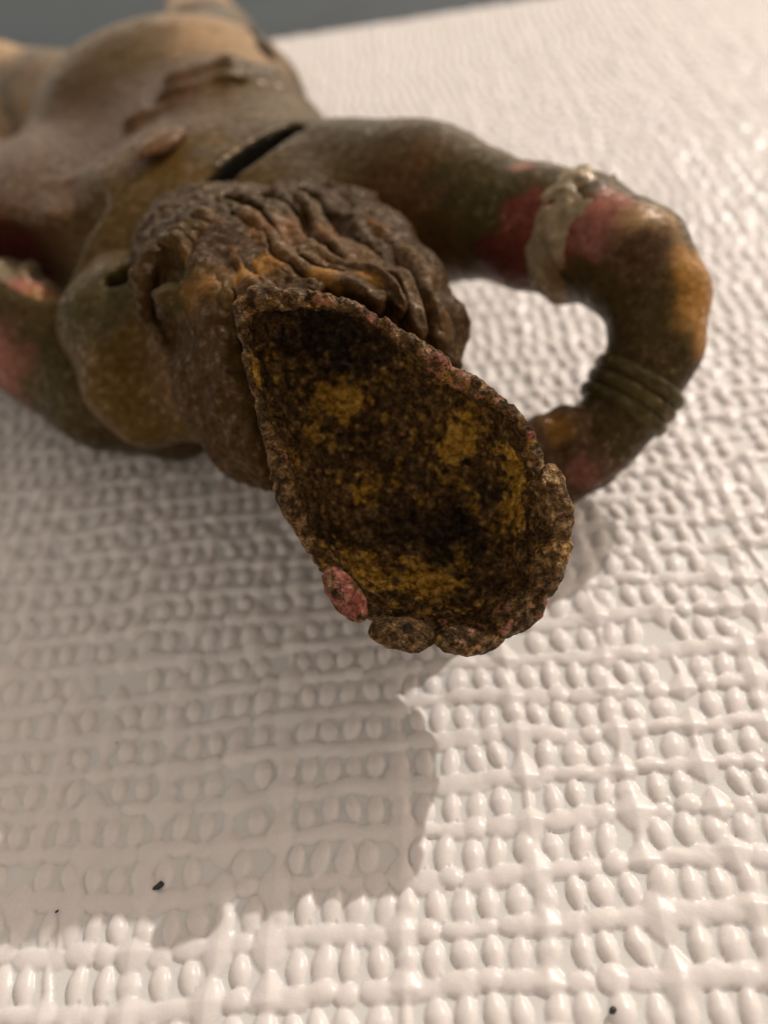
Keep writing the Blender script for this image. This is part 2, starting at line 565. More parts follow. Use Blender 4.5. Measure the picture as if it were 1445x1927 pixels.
def relief(S, T):
    """height (mm) of the embossed weave at sheet coordinates"""
    n = len(S)
    # slow drift of threads
    Q = np.stack([S, T, np.zeros(n)], 1)
    S = S + 0.75 * vnoise(Q / 23.0, 5) + 0.30 * vnoise(Q / 6.0, 6)
    T = T + 0.80 * vnoise(Q / 19.0, 7) + 0.30 * vnoise(Q / 5.5, 8) + 0.13 * vnoise(Q / 1.4, 9)
    j0 = np.floor(S / PX).astype(np.int64)
    i0 = np.floor(T / PY).astype(np.int64)
    zero = np.zeros(n, np.int64)
    acc = np.zeros(n)
    K = 7.0

    def put(ds, dt, rx, ry, hgt, pw=2.0, prof=0.62, pv=None):
        r = (np.abs(ds) / rx) ** pw + (np.abs(dt) / ry) ** (pv or pw)
        return hgt * np.maximum(1 - r, 0) ** prof

    def thick(j):
        blk = np.floor_divide(j, 3)
        pick = np.floor(_hash(blk, zero, zero, 11) * 3).astype(np.int64)
        extra = _hash(j, zero, zero + 3, 12) > 0.90
        return ((np.mod(j, 3) == pick) & (_hash(blk, zero, zero, 13) < 0.85)) | extra

    for dj in (-1, 0, 1):
        j = j0 + dj
        tk = thick(j)
        cx = (j + 0.5) * PX
        for di in (-1, 0, 1):
            i = i0 + di
            h1, h2, h3, h4 = (_hash(j, i, zero, s) for s in (21, 22, 23, 24))
            # row A: single upright beads with thin tails, each row shifted its own way
            off = (_hash(i, zero, zero, 31) - 0.5) * 1.1 * PX
            jb = np.floor((S - off) / PX).astype(np.int64) + dj
            b1, b2, b3, b4 = (_hash(jb, i, zero, q) for q in (25, 26, 27, 28))
            ca = (i + 0.28) * PY + (b1 - 0.5) * 0.5
            xa = (jb + 0.5) * PX + off + (b2 - 0.5) * 0.5
            crowd = thick(np.floor(xa / PX).astype(np.int64)) & (b3 < 0.4)
            ds, dt = S - xa, T - ca
            lean = (b4 - 0.5) * 0.6
            bead = put(ds - lean * 0.5 * dt, dt, 0.95 + 0.32 * b3, 1.75 + 0.4 * b4, 0.60 + 0.28 * b1, 2.0, 0.6, 1.5)
            tail = put(ds - lean * dt, dt, 0.34, 2.5, 0.34, 1.5, 0.7)
            tail2 = put(ds + 0.35 * dt - 0.2, dt, 0.26, 2.6, 0.28 * (b2 > 0.4), 1.5, 0.7)
            va = np.where(crowd, 0.0, np.maximum(np.maximum(bead, tail), tail2))
            ds, dt = S - cx - (h2 - 0.5) * 0.4, T - ca
            neck = put(ds - (h4 - 0.5) * 0.5 * dt, dt, 0.60, 2.4, 0.42 * (h1 > 0.4), 2.0, 0.6)
            va = np.where(tk, np.maximum(neck, va), va)
            # row B: beads run together to a cord
            cb = (i + 0.78) * PY + (h3 - 0.5) * 0.6
            ds, dt = S - cx - (h1 - 0.5) * 0.5, T - cb
            cord = put(ds, dt, np.where(h1 < 0.3, 1.35, 1.9 + 0.9 * h2), 0.98 + 0.35 * h4, 0.48 + 0.32 * h3, 2.0, 0.52)
            gap = h4 < 0.12
            cord = np.where(gap, cord * 0.6, cord)
            # where a thick thread crosses: a big diamond
            big = 0.82 + 0.28 * h2
            ry = 2.5 + 0.7 * h1
            dd = dt - (h2 - 0.5) * 0.8
            lowcut = np.where((h3 < 0.35) & (dd < 0), 0.48, np.where((h3 > 0.75) & (dd > 0), 0.55, 1.0))
            rd = np.abs(ds / (1.95 + 0.35 * h3)) ** 1.25 + np.abs(dd / (ry * lowcut)) ** 1.25
            dia = big * np.maximum(1 - rd, 0) ** 0.6
            vb = np.where(tk & (h4 > 0.08), np.maximum(dia, cord * 0.9), cord)
            for v in (va, vb):
                acc += np.exp(K * v) - 1.0
    return np.log1p(acc) / K


def graded(lo, hi, f0, f1, fine, grow, coarse):
    """coordinates fine inside [f0, f1], growing coarser outside"""
    mid = list(np.arange(f0, f1, fine))
    up, x, s = [], f1, fine
    while x < hi:
        up.append(x); s = min(s * (1 + grow), coarse); x += s
    dn, x, s = [], f0, fine
    while True:
        s = min(s * (1 + grow), coarse); x -= s
        if x <= lo:
            break
        dn.append(x)
    return np.array([lo] + dn[::-1] + mid + up + [hi])


gs = graded(TAB_S0, TAB_S1, -62, 50, 0.20, 0.018, 2.2)
gt = graded(TAB_T0, TAB_T1, 12, 78, 0.20, 0.0065, 1.5)
SS, TT = np.meshgrid(gs, gt)
sf, tf = SS.ravel(), TT.ravel()
hh = 0.88 * relief(sf, tf)
hh += 0.03 * fbm(np.stack([sf, tf, 0 * sf], 1), 1.2, 2, 0.5, 40) * (hh > 0.05)
BASE_Z = -0.70
Vs = np.stack([sf * RD[0] + tf * CD[0], sf * RD[1] + tf * CD[1], BASE_Z + hh], 1)
sheet = make_mesh('vinyl_sheet', Vs, grid_quads(len(gs), len(gt)), mat=M_VINYL, attrs={'relief': hh})
sheet['kind'] = 'structure'


def box_mesh(name, s0, s1, t0, t1, z0, z1, mat):
    c = []
    for z in (z0, z1):
        for s, t in ((s0, t0), (s1, t0), (s1, t1), (s0, t1)):
            p = s * RD + t * CD
            c.append((p[0], p[1], z))
    q = [(3, 2, 1, 0), (4, 5, 6, 7), (0, 1, 5, 4), (1, 2, 6, 5), (2, 3, 7, 6), (3, 0, 4, 7)]
    return make_mesh(name, c, q, mat=mat, smooth=False)


M_TABLE = plain_material('white_table_board', (0.60, 0.55, 0.50), (0.68, 0.63, 0.57), 40, 0.5)
tt = box_mesh('table_top', TAB_S0 + 1, TAB_S1 - 1, TAB_T0 + 1, TAB_T1 - 1, -22.0, -0.8, M_TABLE)
tt['kind'] = 'structure'
M_FLOOR = plain_material('grey_blue_floor', (0.012, 0.026, 0.034), (0.024, 0.043, 0.054), 3.0, 0.6, 0.05, 0.01)
fl = make_mesh('floor', [(-9000, -9000, -720), (9000, -9000, -720), (9000, 9000, -720), (-9000, 9000, -720)], [(0, 1, 2, 3)], mat=M_FLOOR, smooth=False)
fl['kind'] = 'structure'

# ---------------------------------------------------------------- the figurine
KHAKI = np.array((0.090, 0.050, 0.011))
GREY = np.array((0.058, 0.037, 0.013))
OLIVE = np.array((0.050, 0.037, 0.013))
RED = np.array((0.22, 0.055, 0.038))
PINK = np.array((0.36, 0.135, 0.095))
OCHRE = np.array((0.30, 0.14, 0.03))
WHITE = np.array((0.24, 0.18, 0.105))
BROWN = np.array((0.085, 0.045, 0.022))
MAROON = np.array((0.10, 0.022, 0.018))
TAN = np.array((0.42, 0.25, 0.11))

figure = bpy.data.objects.new('iron_figurine', None)
figure['label'] = 'rusty cast iron figurine lying on white embossed sheet, hollow crusted head towards the viewer'
figure['category'] = 'figurine'
link(figure)
figure.empty_display_size = 0.02


def blobs(V, base, base_rust, spots, seed=3):
    """paint left on the iron: spots = (centre, radius mm, colour, rust, hardness)"""
    col = np.repeat(base[None, :], len(V), 0).astype(float)
    rust = np.full(len(V), base_rust, float)
    n1 = fbm(V, 9.0, 4, 0.6, seed)
    n2 = fbm(V, 3.0, 3, 0.6, seed + 7)
    col *= (1 + 0.22 * n1 + 0.12 * n2)[:, None]
    for c, r, cc, ru, soft in spots:
        d = np.linalg.norm(V - np.asarray(c), axis=1) / r
        w = sstep(1 + soft, 1 - soft, d + 0.28 * n1 + 0.24 * n2)
        col += (np.asarray(cc)[None, :] * (1 + 0.15 * n2)[:, None] - col) * w[:, None]
        rust += (ru - rust) * w
    return np.clip(col, 0.002, 1), rust


Zh, Dp = at_height, at_depth
ax_a = np.array([-0.22, 0.975, 0.0]); ax_a /= np.linalg.norm(ax_a)
ax_b = np.array([ax_a[1], -ax_a[0], 0.0])
AX = [ax_a, ax_b, (0, 0, 1)]

# body: torso, shoulders, arms and legs, one skin
B = SDF((-150, 60, -1.5), (75, 336, 58), 0.85)
B.ell((-16, 140, 22), (27, 33, 18), AX, 6)
B.ell((-20, 172, 22), (34, 25, 19), AX, 9)
B.ell((-31, 205, 22), (30, 32, 22), AX, 9)
B.ell((-52, 160, 19), (40, 22, 18), AX, 8)
arm = [(Zh(690, 370, 25), 12), (Zh(790, 385, 26), 11.4), (Zh(890, 402, 27), 9.8)]
B.chain(arm, 7)
upper = [(Zh(890, 400, 27), 9.0), (Zh(1000, 428, 27), 8.9), (Zh(1090, 445, 27), 8.6), (Zh(1190, 492, 26), 7.8),
         (Zh(1235, 560, 23), 6.9), (Zh(1235, 650, 19), 6.0), (Zh(1190, 745, 14), 5.6), (Zh(1140, 815, 11), 5.4)]
B.chain(upper, 2.0)
B.chain([(Zh(330, 770, 11), 8.4), (Zh(200, 735, 13), 8.6), (Zh(100, 665, 17), 8.6), (Zh(20, 610, 20), 8.6), (Zh(-90, 540, 22), 8.2), (Zh(-230, 430, 22), 7.4)], 5)
B.chain([(Zh(-230, 430, 22), 7.4), (Zh(-300, 330, 16), 6.2), (Zh(-330, 250, 9), 5.5)], 3)
B.chain([(np.array((-52, 226, 22)), 14), (np.array((-82, 264, 20)), 11.5), (np.array((-112, 305, 16)), 10)], 6)
B.chain([(np.array((-18, 225, 20)), 16), (np.array((-24, 268, 18)), 13.5), (np.array((-28, 318, 17)), 11)], 6)
B.chain([(np.array((12, 80, 11.5)), 8), (np.array((6, 88, 11.0)), 11), (np.array((-8, 112, 17.0)), 13)], 5)
B.chain([(Zh(340, 390, 28), 11), (Zh(262, 470, 25), 10.5), (Zh(215, 540, 20), 9)], 8)
# folds at the waist
B.chain([(Zh(250, 232, 39), 1.8), (Zh(330, 190, 40), 2.2), (Zh(430, 165, 39), 2.2), (Zh(520, 165, 36), 1.8)], 2.5)
B.chain([(Zh(330, 150, 41), 1.8), (Zh(430, 128, 40), 2.0), (Zh(510, 140, 36), 1.6)], 2.5)
B.chain([(Zh(235, 205, 41), 1.0), (Zh(290, 180, 42), 1.5), (Zh(370, 160, 42), 1.5), (Zh(450, 152, 40), 1.0)], 1.2, sub=True)
B.chain([(Zh(400, 15, 36), 1.6), (Zh(455, 55, 35), 2.6), (Zh(500, 108, 34), 1.8)], 1.5, sub=True)
B.chain([(Zh(120, 330, 38), 2.0), (Zh(150, 400, 36), 3.0), (Zh(100, 500, 30), 4.5), (Zh(20, 490, 28), 6.0)], 4, sub=True)
# coin slot across the shoulders, opening into the hollow casting
B.ell((-14, 134, 18), (22, 26, 16), AX, 1, sub=True)
slot = [Zh(548, 233, 39), Zh(470, 275, 40), Zh(395, 325, 40), Zh(300, 395, 40), Zh(255, 440, 39), Zh(203, 486, 37)]
B.slit(slot, [1.9, 2.1, 1.6, 1.5, 2.2, 1.8], 24.0)
B.floor(0.0)
V, Q = B.mesh()
Nn = vert_normals(V, Q)
V = V + Nn * (0.10 * fbm(V, 5.0, 4, 0.6, 60) + 0.05 * fbm(V, 1.8, 2, 0.6, 61))[:, None]
spots = [
    (Zh(420, 240, 40), 26, KHAKI * 1.15, -0.35, 0.5),
    (Zh(330, 480, 38), 24, KHAKI * 1.05, -0.3, 0.5),
    (Zh(700, 270, 36), 22, GREY * 1.05, -0.25, 0.5),
    (Zh(110, 260, 37), 30, BROWN * 1.15, 0.14, 0.4),
    (Zh(270, 60, 42), 24, KHAKI * 1.1, -0.2, 0.6),
    (Zh(430, 60, 40), 13, TAN * 0.8, -0.1, 0.6),
    (Zh(800, 420, 30), 11, (0.085, 0.040, 0.014), 0.24, 0.5),
    (Zh(670, 430, 36), 9, (0.11, 0.05, 0.015), 0.28, 0.5),
    (Zh(930, 370, 33), 9, OLIVE * 1.2, -0.35, 0.4),
    (Zh(1000, 440, 32), 6.5, RED * 0.7, -0.30, 0.2),
    (Zh(985, 340, 34), 3.4, PINK * 0.8, -0.4, 0.12),
    (Zh(950, 480, 26), 5, RED * 0.5, -0.2, 0.2),
    (Zh(1150, 400, 34), 4.6, PINK * 0.8, -0.40, 0.2),
    (Zh(1135, 440, 32), 4.0, PINK * 0.65, -0.35, 0.2),
    (Zh(1225, 430, 33), 4.5, TAN * 0.75, -0.1, 0.4),
    (Zh(1200, 480, 30), 4.5, BROWN * 0.8, 0.05, 0.3),
    (Zh(1200, 560, 23), 4.0, RED * 0.6, -0.1, 0.4),
    (Zh(1262, 490, 28), 2.0, RED * 1.05, -0.4, 0.3),
    (Zh(1318, 565, 24), 6.5, OCHRE * 1.1, -0.3, 0.3),
    (Zh(1310, 630, 18), 4.2, OCHRE * 0.8, -0.2, 0.4),
    (Zh(1255, 735, 13), 2.2, PINK * 0.4, -0.1, 0.4),
    (Zh(60, 180, 30), 14, TAN * 0.55, 0.05, 0.5),
    ((-86, 268, 26), 30, TAN * 1.2, -0.35, 0.4),
    ((-27, 290, 24), 24, TAN, -0.25, 0.5),
    (Zh(40, 500, 22), 11, MAROON, -0.3, 0.4),
    (Zh(140, 710, 20), 9, OLIVE * 1.1, -0.35, 0.4),
    (Zh(20, 680, 20), 6, PINK * 0.6, -0.1, 0.4),
    (Zh(230, 850, 8), 10, GREY * 0.7, -0.1, 0.5),
]
col, rust = blobs(V, GREY, 0.04, spots)
# shade inside the casting and on the slot walls, painted on as near-black
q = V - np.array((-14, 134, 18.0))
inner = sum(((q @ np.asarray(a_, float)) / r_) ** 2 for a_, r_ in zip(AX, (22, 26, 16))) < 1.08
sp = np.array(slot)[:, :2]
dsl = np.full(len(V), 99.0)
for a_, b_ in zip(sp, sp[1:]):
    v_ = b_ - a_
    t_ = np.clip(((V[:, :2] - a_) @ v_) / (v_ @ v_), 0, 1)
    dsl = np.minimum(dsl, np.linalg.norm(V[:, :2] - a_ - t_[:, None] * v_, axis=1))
slot_shade = inner | ((dsl < 2.5) & (np.abs(Nn[:, 2]) < 0.45))
col[slot_shade] = (0.012, 0.010, 0.008)
rust[slot_shade] = -0.5
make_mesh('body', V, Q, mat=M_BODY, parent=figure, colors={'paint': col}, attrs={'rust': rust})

# sleeve hem: a low roll round the right upper arm
def ring(center, axis, R, r, sx=1.0, nu=72, nv=18, arc=(0, 2 * math.pi)):
    ax = np.asarray(axis, float); ax = ax / np.linalg.norm(ax)
    e1 = np.cross(ax, (0, 0, 1)); e1 /= np.linalg.norm(e1)
    e2 = np.cross(ax, e1)
    th = np.linspace(*arc, nu, endpoint=False)
    ph = np.linspace(0, 2 * math.pi, nv, endpoint=False)
    TH, PH = np.meshgrid(th, ph)
    rad = R + r * np.cos(PH)
    P = np.asarray(center)[None, None, :] + rad[..., None] * (np.cos(TH)[..., None] * e1 + np.sin(TH)[..., None] * e2) + (sx * r * np.sin(PH))[..., None] * ax
    q = grid_quads(nu, nv, True)
    last = np.arange(nu)
    wrapq = np.stack([(nv - 1) * nu + last, (nv - 1) * nu + (last + 1) % nu, (last + 1) % nu, last], -1)
    return P.reshape(-1, 3), np.vstack([q, wrapq])[:, ::-1]


def iron_part(name, V, Q, base, rustv, spots=(), rough=0.15, mat=None, seed=9, label=None, parent=None):
    n = vert_normals(V, Q)
    V = V + n * (rough * fbm(V, 2.2, 4, 0.6, seed))[:, None]
    c, ru = blobs(V, np.asarray(base), rustv, spots, seed)
    o = make_mesh(name, V, Q, mat=mat or M_BODY, parent=parent or figure, colors={'paint': c}, attrs={'rust': ru})
    if label:
        o['label'] = label
    return o


hem_c, hem_a = Zh(898, 402, 27), Zh(1000, 428, 27) - Zh(860, 385, 27)
Vh, Qh = ring(hem_c, hem_a, 8.7, 1.0, 1.2)
iron_part('sleeve_hem', Vh, Qh, GREY, 0.0, [(Zh(900, 330, 33), 7, KHAKI, -0.3, 0.5)])

# white band round the upper arm, with its wrinkles
A0, A1 = Zh(1065, 430, 27), Zh(1105, 465, 27)
bc, ba = Zh(1085, 447, 27), Zh(1110, 452, 27) - Zh(1060, 440, 27)
AB = SDF(bc - 14, bc + 14, 0.35)
bn = ba / np.linalg.norm(ba)
AB.cone(bc - bn * 0.8, bc + bn * 0.7, 9.05, 8.85, 0.5)
for k in range(9):
    a = k * 0.7 + 0.2
    e1 = np.cross(bn, (0, 0, 1)); e1 /= np.linalg.norm(e1); e2 = np.cross(bn, e1)
    p = [bc + 9.0 * (math.cos(a + s) * e1 + math.sin(a + s) * e2) + bn * (s * 4.5 - 0.8 + 0.8 * (k % 3)) for s in (-0.35, 0.0, 0.35)]
    AB.chain([(p[0], 0.5), (p[1], 0.8), (p[2], 0.4)], 1.0)
AB.ell(Zh(1085, 350, 34.6), (2.4, 2.4, 1.8), None, 1.2)
Va, Qa = AB.mesh()
iron_part('arm_band', Va, Qa, WHITE, -0.28, [(Zh(1080, 520, 24), 5, OCHRE * 0.6, 0.05, 0.5), (Zh(1085, 370, 34), 3.2, WHITE * 0.8, -0.4, 0.5)], 0.25, label='dirty white wrinkled band')
lc, la = Zh(28, 608, 20), Zh(-40, 570, 21) - Zh(80, 645, 18)
LB = SDF(lc - 15, lc + 15, 0.45)
ln = la / np.linalg.norm(la)
LB.cone(lc - ln * 3.5, lc + ln * 3.5, 9.3, 9.5, 0.5)
for k in range(7):
    a = k * 0.9
    e1 = np.cross(ln, (0, 0, 1)); e1 /= np.linalg.norm(e1); e2 = np.cross(ln, e1)
    p = [lc + 9.6 * (math.cos(a + s) * e1 + math.sin(a + s) * e2) + ln * (s * 8) for s in (-0.4, 0.0, 0.4)]
    LB.chain([(p[0], 0.8), (p[1], 1.3), (p[2], 0.7)], 1.0)
Vl, Ql = LB.mesh()
iron_part('arm_band', Vl, Ql, WHITE * 0.85, -0.2, [(Zh(40, 560, 27), 4.0, PINK, -0.3, 0.4), (Zh(10, 680, 18), 7, PINK * 0.6, -0.1, 0.5), (Zh(70, 590, 25), 4, OCHRE, 0.0, 0.5)], 0.3, label='dirty white and pink wrinkled band')

# bangles on the right wrist
w0, w1 = Zh(1215, 700, 16.5), Zh(1160, 788, 12)
wa = w1 - w0
for k, t in enumerate((0.22, 0.50, 0.78)):
    Vb, Qb = ring(w0 + wa * t, wa, 5.5 - 0.1 * k, 1.25, 1.0)
    iron_part('bangle', Vb, Qb, OLIVE * 1.35, -0.15, (), 0.12, seed=20 + k)

# right hand, reaching to the back of the head
HN = SDF(Zh(1090, 860, 9) - 18, Zh(1090, 860, 9) + 18, 0.35)
HN.chain([(Zh(1150, 805, 11), 5.2), (Zh(1105, 842, 9), 5.4), (Zh(1075, 870, 8.5), 5.0)], 2)
HN.chain([(Zh(1120, 805, 12.5), 2.6), (Zh(1065, 800, 14), 2.4), (Zh(1015, 815, 14), 2.2), (Zh(975, 840, 14), 2.0)], 1.5)
for k, (a, b, c) in enumerate((((1090, 835), (1040, 865), (990, 900)), ((1098, 855), (1050, 885), (1000, 920)), ((1105, 875), (1068, 902), (1020, 935)), ((1112, 890), (1085, 915), (1045, 945)))):
    z = 10.5 - 1.9 * k
    HN.chain([(Zh(*a, z), 2.4 - 0.12 * k), (Zh(*b, z), 2.2 - 0.12 * k), (Zh(*c, z - 0.6), 1.9 - 0.1 * k)], 0.7)
HN.floor(0.0)
Vn, Qn = HN.mesh()
iron_part('hand', Vn, Qn, BROWN * 0.9, 0.14, [(Zh(1090, 880, 10), 2.3, PINK * 0.42, -0.1, 0.3), (Zh(1050, 800, 15), 2.6, OCHRE * 0.6, 0.0, 0.3), (Zh(1200, 805, 11), 3, OCHRE * 0.5, 0.0, 0.4), (Zh(1100, 800, 14), 1.6, PINK * 0.5, -0.2, 0.4)], 0.3)

# emblem on the back
em = Zh(300, 255, 42.6)
EM = SDF(em - 10, em + 10, 0.4)
EM.ell(em + (0, 0, -1.0), (5.4, 2.8, 1.3), [(0.6, 0.8, 0), (-0.8, 0.6, 0), (0, 0, 1)], 1)
V1, Q1 = EM.mesh()
iron_part('emblem', V1, Q1, BROWN * 1.7, -0.1, [(Zh(255, 262, 41), 3.0, WHITE * 1.2, -0.45, 0.4), (Zh(345, 222, 41), 2.4, WHITE, -0.4, 0.4)], 0.2, label='faded red oval with worn white edge')

# cape collar over the left shoulder
CO = SDF((-60, 66, 0), (20, 140, 52), 0.5)
CO.chain([(Zh(262, 505, 27), 7.0), (Zh(205, 610, 26), 6.5), (Zh(250, 720, 22), 6.2), (Zh(285, 765, 19), 5.0)], 4)
CO.chain([(Zh(285, 765, 19), 5.0), (Zh(390, 745, 21), 5.5), (Zh(450, 760, 20), 6)], 4)
CO.ell(Zh(340, 610, 24), (13, 14, 10), None, 6)
CO.chain([(Zh(400, 500, 30), 9), (Zh(430, 620, 28), 9)], 5)
CO.slit(slot, [2.1, 2.3, 1.7, 1.5, 2.2, 1.8], 24.0)
Vc, Qc = CO.mesh()
iron_part('collar', Vc, Qc, KHAKI * 0.95, -0.22, [(Zh(330, 690, 32), 9, BROWN * 1.3, 0.10, 0.5), (Zh(400, 720, 30), 9, (0.13, 0.06, 0.02), 0.16, 0.5), (Zh(225, 735, 30), 2.5, (0.22, 0.10, 0.06), -0.1, 0.6), (Zh(200, 560, 32), 7, OLIVE * 1.25, -0.4, 0.5)], 0.1)

# ---- head: a hollow shell open to the front
rim_px = np.array([(440, 572), (472, 543), (540, 540), (620, 552), (700, 580), (780, 628), (860, 684), (910, 718), (962, 758), (1004, 812),
                   (1026, 868), (1046, 900), (1056, 950), (1054, 1000), (1046, 1050), (1022, 1106), (994, 1150), (938, 1196), (880, 1206), (812, 1202), (748, 1190),
                   (694, 1166), (650, 1126), (606, 1080), (560, 1022), (520, 940), (498, 850), (474, 750), (450, 650)], float)
rim_d = np.array([89, 88.5, 88, 87.5, 87.5, 88, 88.5, 89, 89, 89, 89.5, 89.5, 90, 90, 90.5, 91, 91, 91, 91, 91, 91.5, 91.5, 91.5, 91.5, 91, 91, 90, 89.5, 89.5])
NU = 760


def resample_closed(A, n):
    K = len(A)
    t = np.linspace(0, K, n, endpoint=False)
    i = np.floor(t).astype(int)
    f = (t - i)[:, None]
    p0, p1, p2, p3 = (A[(i + o) % K] for o in (-1, 0, 1, 2))
    return 0.5 * (2 * p1 + (p2 - p0) * f + (2 * p0 - 5 * p1 + 4 * p2 - p3) * f ** 2 + (3 * p1 - p0 - 3 * p2 + p3) * f ** 3)


R3 = np.array([at_depth(x, y, d) for (x, y), d in zip(rim_px, rim_d)])
R3 = resample_closed(R3, 2400)
seg = np.linalg.norm(np.roll(R3, -1, 0) - R3, axis=1)
cum = np.concatenate([[0], np.cumsum(seg)])
tt_ = np.linspace(0, cum[-1], NU, endpoint=False)
R3 = np.stack([np.interp(tt_, cum, np.append(R3[:, k], R3[0, k])) for k in range(3)], 1)
RC = R3.mean(0)
inw = RC - R3
inw /= np.linalg.norm(inw, axis=1, keepdims=True)
thick = 1.0 + 0.5 * np.sin(np.linspace(0, 2 * math.pi, NU, endpoint=False) * 5 + 0.7) * 0.6
thick = np.maximum(thick, 0.75)
bowl = at_depth(725, 815, 102)
neck = at_depth(485, 640, 126)
rows, kinds = [], []
# outside: from the neck forward to the rim
NR = R3 * 0
thv = np.linspace(0, 2 * math.pi, NU, endpoint=False)
U_END = 44.0
for k in range(90):
    t = k / 89.0
    u = U_END * (1 - t)                       # how far behind the rim
    b = float(sstep(3.0, U_END, np.float64(u)))
    cen = RC + _f * u
    cen = cen + (neck - (RC + _f * U_END)) * b
    rows.append(cen + (R3 - RC) * (1.0 - 0.42 * b)); kinds.append(np.full(NU, 0.0))
# over the lip
for k in range(1, 24):
    a = k / 24.0 * math.pi
    off = (1 - math.cos(a)) * 0.5
    rows.append(R3 + inw * (thick * 2.0 * off)[:, None] - _f[None, :] * (thick * 0.8 * math.sin(a))[:, None]); kinds.append(np.full(NU, 1.0))
# inside the bowl
edge_in = R3 + inw * (thick * 2.0)[:, None]
NB = 210
for k in range(1, NB):
    t = k / (NB - 1.0)
    s = max(math.cos(t * math.pi / 2), 0.0) ** 0.80
    depth = math.sin(t * math.pi / 2) ** 0.85
    base = RC + (edge_in - RC) * (s * (1 - 0.0) + 0.0005)
    shift = (bowl - RC)
    rows.append(base + shift[None, :] * depth); kinds.append(np.full(NU, 2.0))
V = np.concatenate(rows)
kind = np.concatenate(kinds)
Q = grid_quads(NU, len(rows), True)
n = vert_normals(V, Q)
inside = kind > 1.5
lip = (kind > 0.5) & (kind < 1.5)
n1 = fbm(V, 9.0, 5, 0.55, 101)
n2 = fbm(V, 2.6, 5, 0.6, 102)
n3 = fbm(V, 1.3, 4, 0.6, 103)
patch = sstep(0.0, 0.38, n2 + 0.30 * n1 + 0.55 * n3 - 0.12)
flake = sstep(0.10, 0.16, n2 * 0.8 + n3 * 0.55)
disp = 0.55 * n1 + 0.38 * n2 + 0.38 * n3 + 0.22 * patch + 0.16 * flake
rim_w = np.exp(-((np.arange(len(rows)) - 101.0) / 14.0) ** 2).repeat(NU)     # 1 at the lip, fading to both sides
amp = np.where(inside, 0.85, 0.60) * (1 - 0.62 * rim_w)
V = V + n * (disp * amp)[:, None]
# the broken edge: notches and flakes, moved as whole bits of the lip
edge = np.repeat(R3[None], len(rows), 0).reshape(-1, 3)
inw_r = np.repeat(inw[None], len(rows), 0).reshape(-1, 3)
e1 = fbm(edge, 3.2, 3, 0.6, 105)
e2 = fbm(edge, 1.1, 2, 0.6, 106)
V = V + (rim_w * (0.55 * e1 + 0.30 * e2))[:, None] * _f[None, :] + (rim_w * (0.50 * sstep(0.15, 0.4, e1) + 0.22 * e2))[:, None] * inw_r
dark = 0.10 + 0 * n1  # pits, plus shade painted onto the bowl's upper wall and between the knobs
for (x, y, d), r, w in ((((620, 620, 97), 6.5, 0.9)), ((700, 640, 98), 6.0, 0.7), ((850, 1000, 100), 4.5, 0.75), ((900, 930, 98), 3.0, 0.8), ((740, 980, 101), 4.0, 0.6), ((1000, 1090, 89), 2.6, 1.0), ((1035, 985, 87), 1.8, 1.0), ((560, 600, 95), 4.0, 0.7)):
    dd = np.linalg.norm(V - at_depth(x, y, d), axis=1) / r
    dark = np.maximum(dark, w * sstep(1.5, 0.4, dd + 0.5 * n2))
red = np.where(lip, sstep(0.0, 0.5, n2 + 0.5 * n1 + 0.1) * 0.40, 0.0)
for (x, y, d), r, w in (((720, 590, 87.5), 3.0, 0.5), ((850, 680, 88), 3.0, 0.5), ((1010, 820, 88), 1.2, 0.7), ((1070, 930, 88), 1.6, 0.6)):
    dd = np.linalg.norm(V - at_depth(x, y, d), axis=1) / r
    red = np.maximum(red, w * sstep(1.4, 0.4, dd + 0.4 * n3))
ochre = patch * np.where(inside, 0.54, np.where(lip, 0.6, 0.4))
for (x, y, d), r, w in (((640, 740, 101), 3.0, 1.0), ((940, 970, 96), 2.6, 0.95), ((860, 820, 99), 3.0, 0.85), ((800, 1090, 96), 3.4, 0.8), ((960, 880, 95), 2.5, 0.75), ((700, 1060, 95), 3, 0.7), ((690, 920, 101), 2.0, 0.8), ((500, 700, 90), 1.5, 0.9)):
    dd = np.linalg.norm(V - at_depth(x, y, d), axis=1) / r
    ochre = np.maximum(ochre, w * sstep(1.25, 0.75, dd + 0.55 * n2 + 0.45 * n3))
ochre = ochre * (1 - 0.75 * dark)
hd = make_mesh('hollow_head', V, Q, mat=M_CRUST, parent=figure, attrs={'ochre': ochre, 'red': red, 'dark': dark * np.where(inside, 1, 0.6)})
hd['label'] = 'hollow head shell crusted with flaking ochre rust'

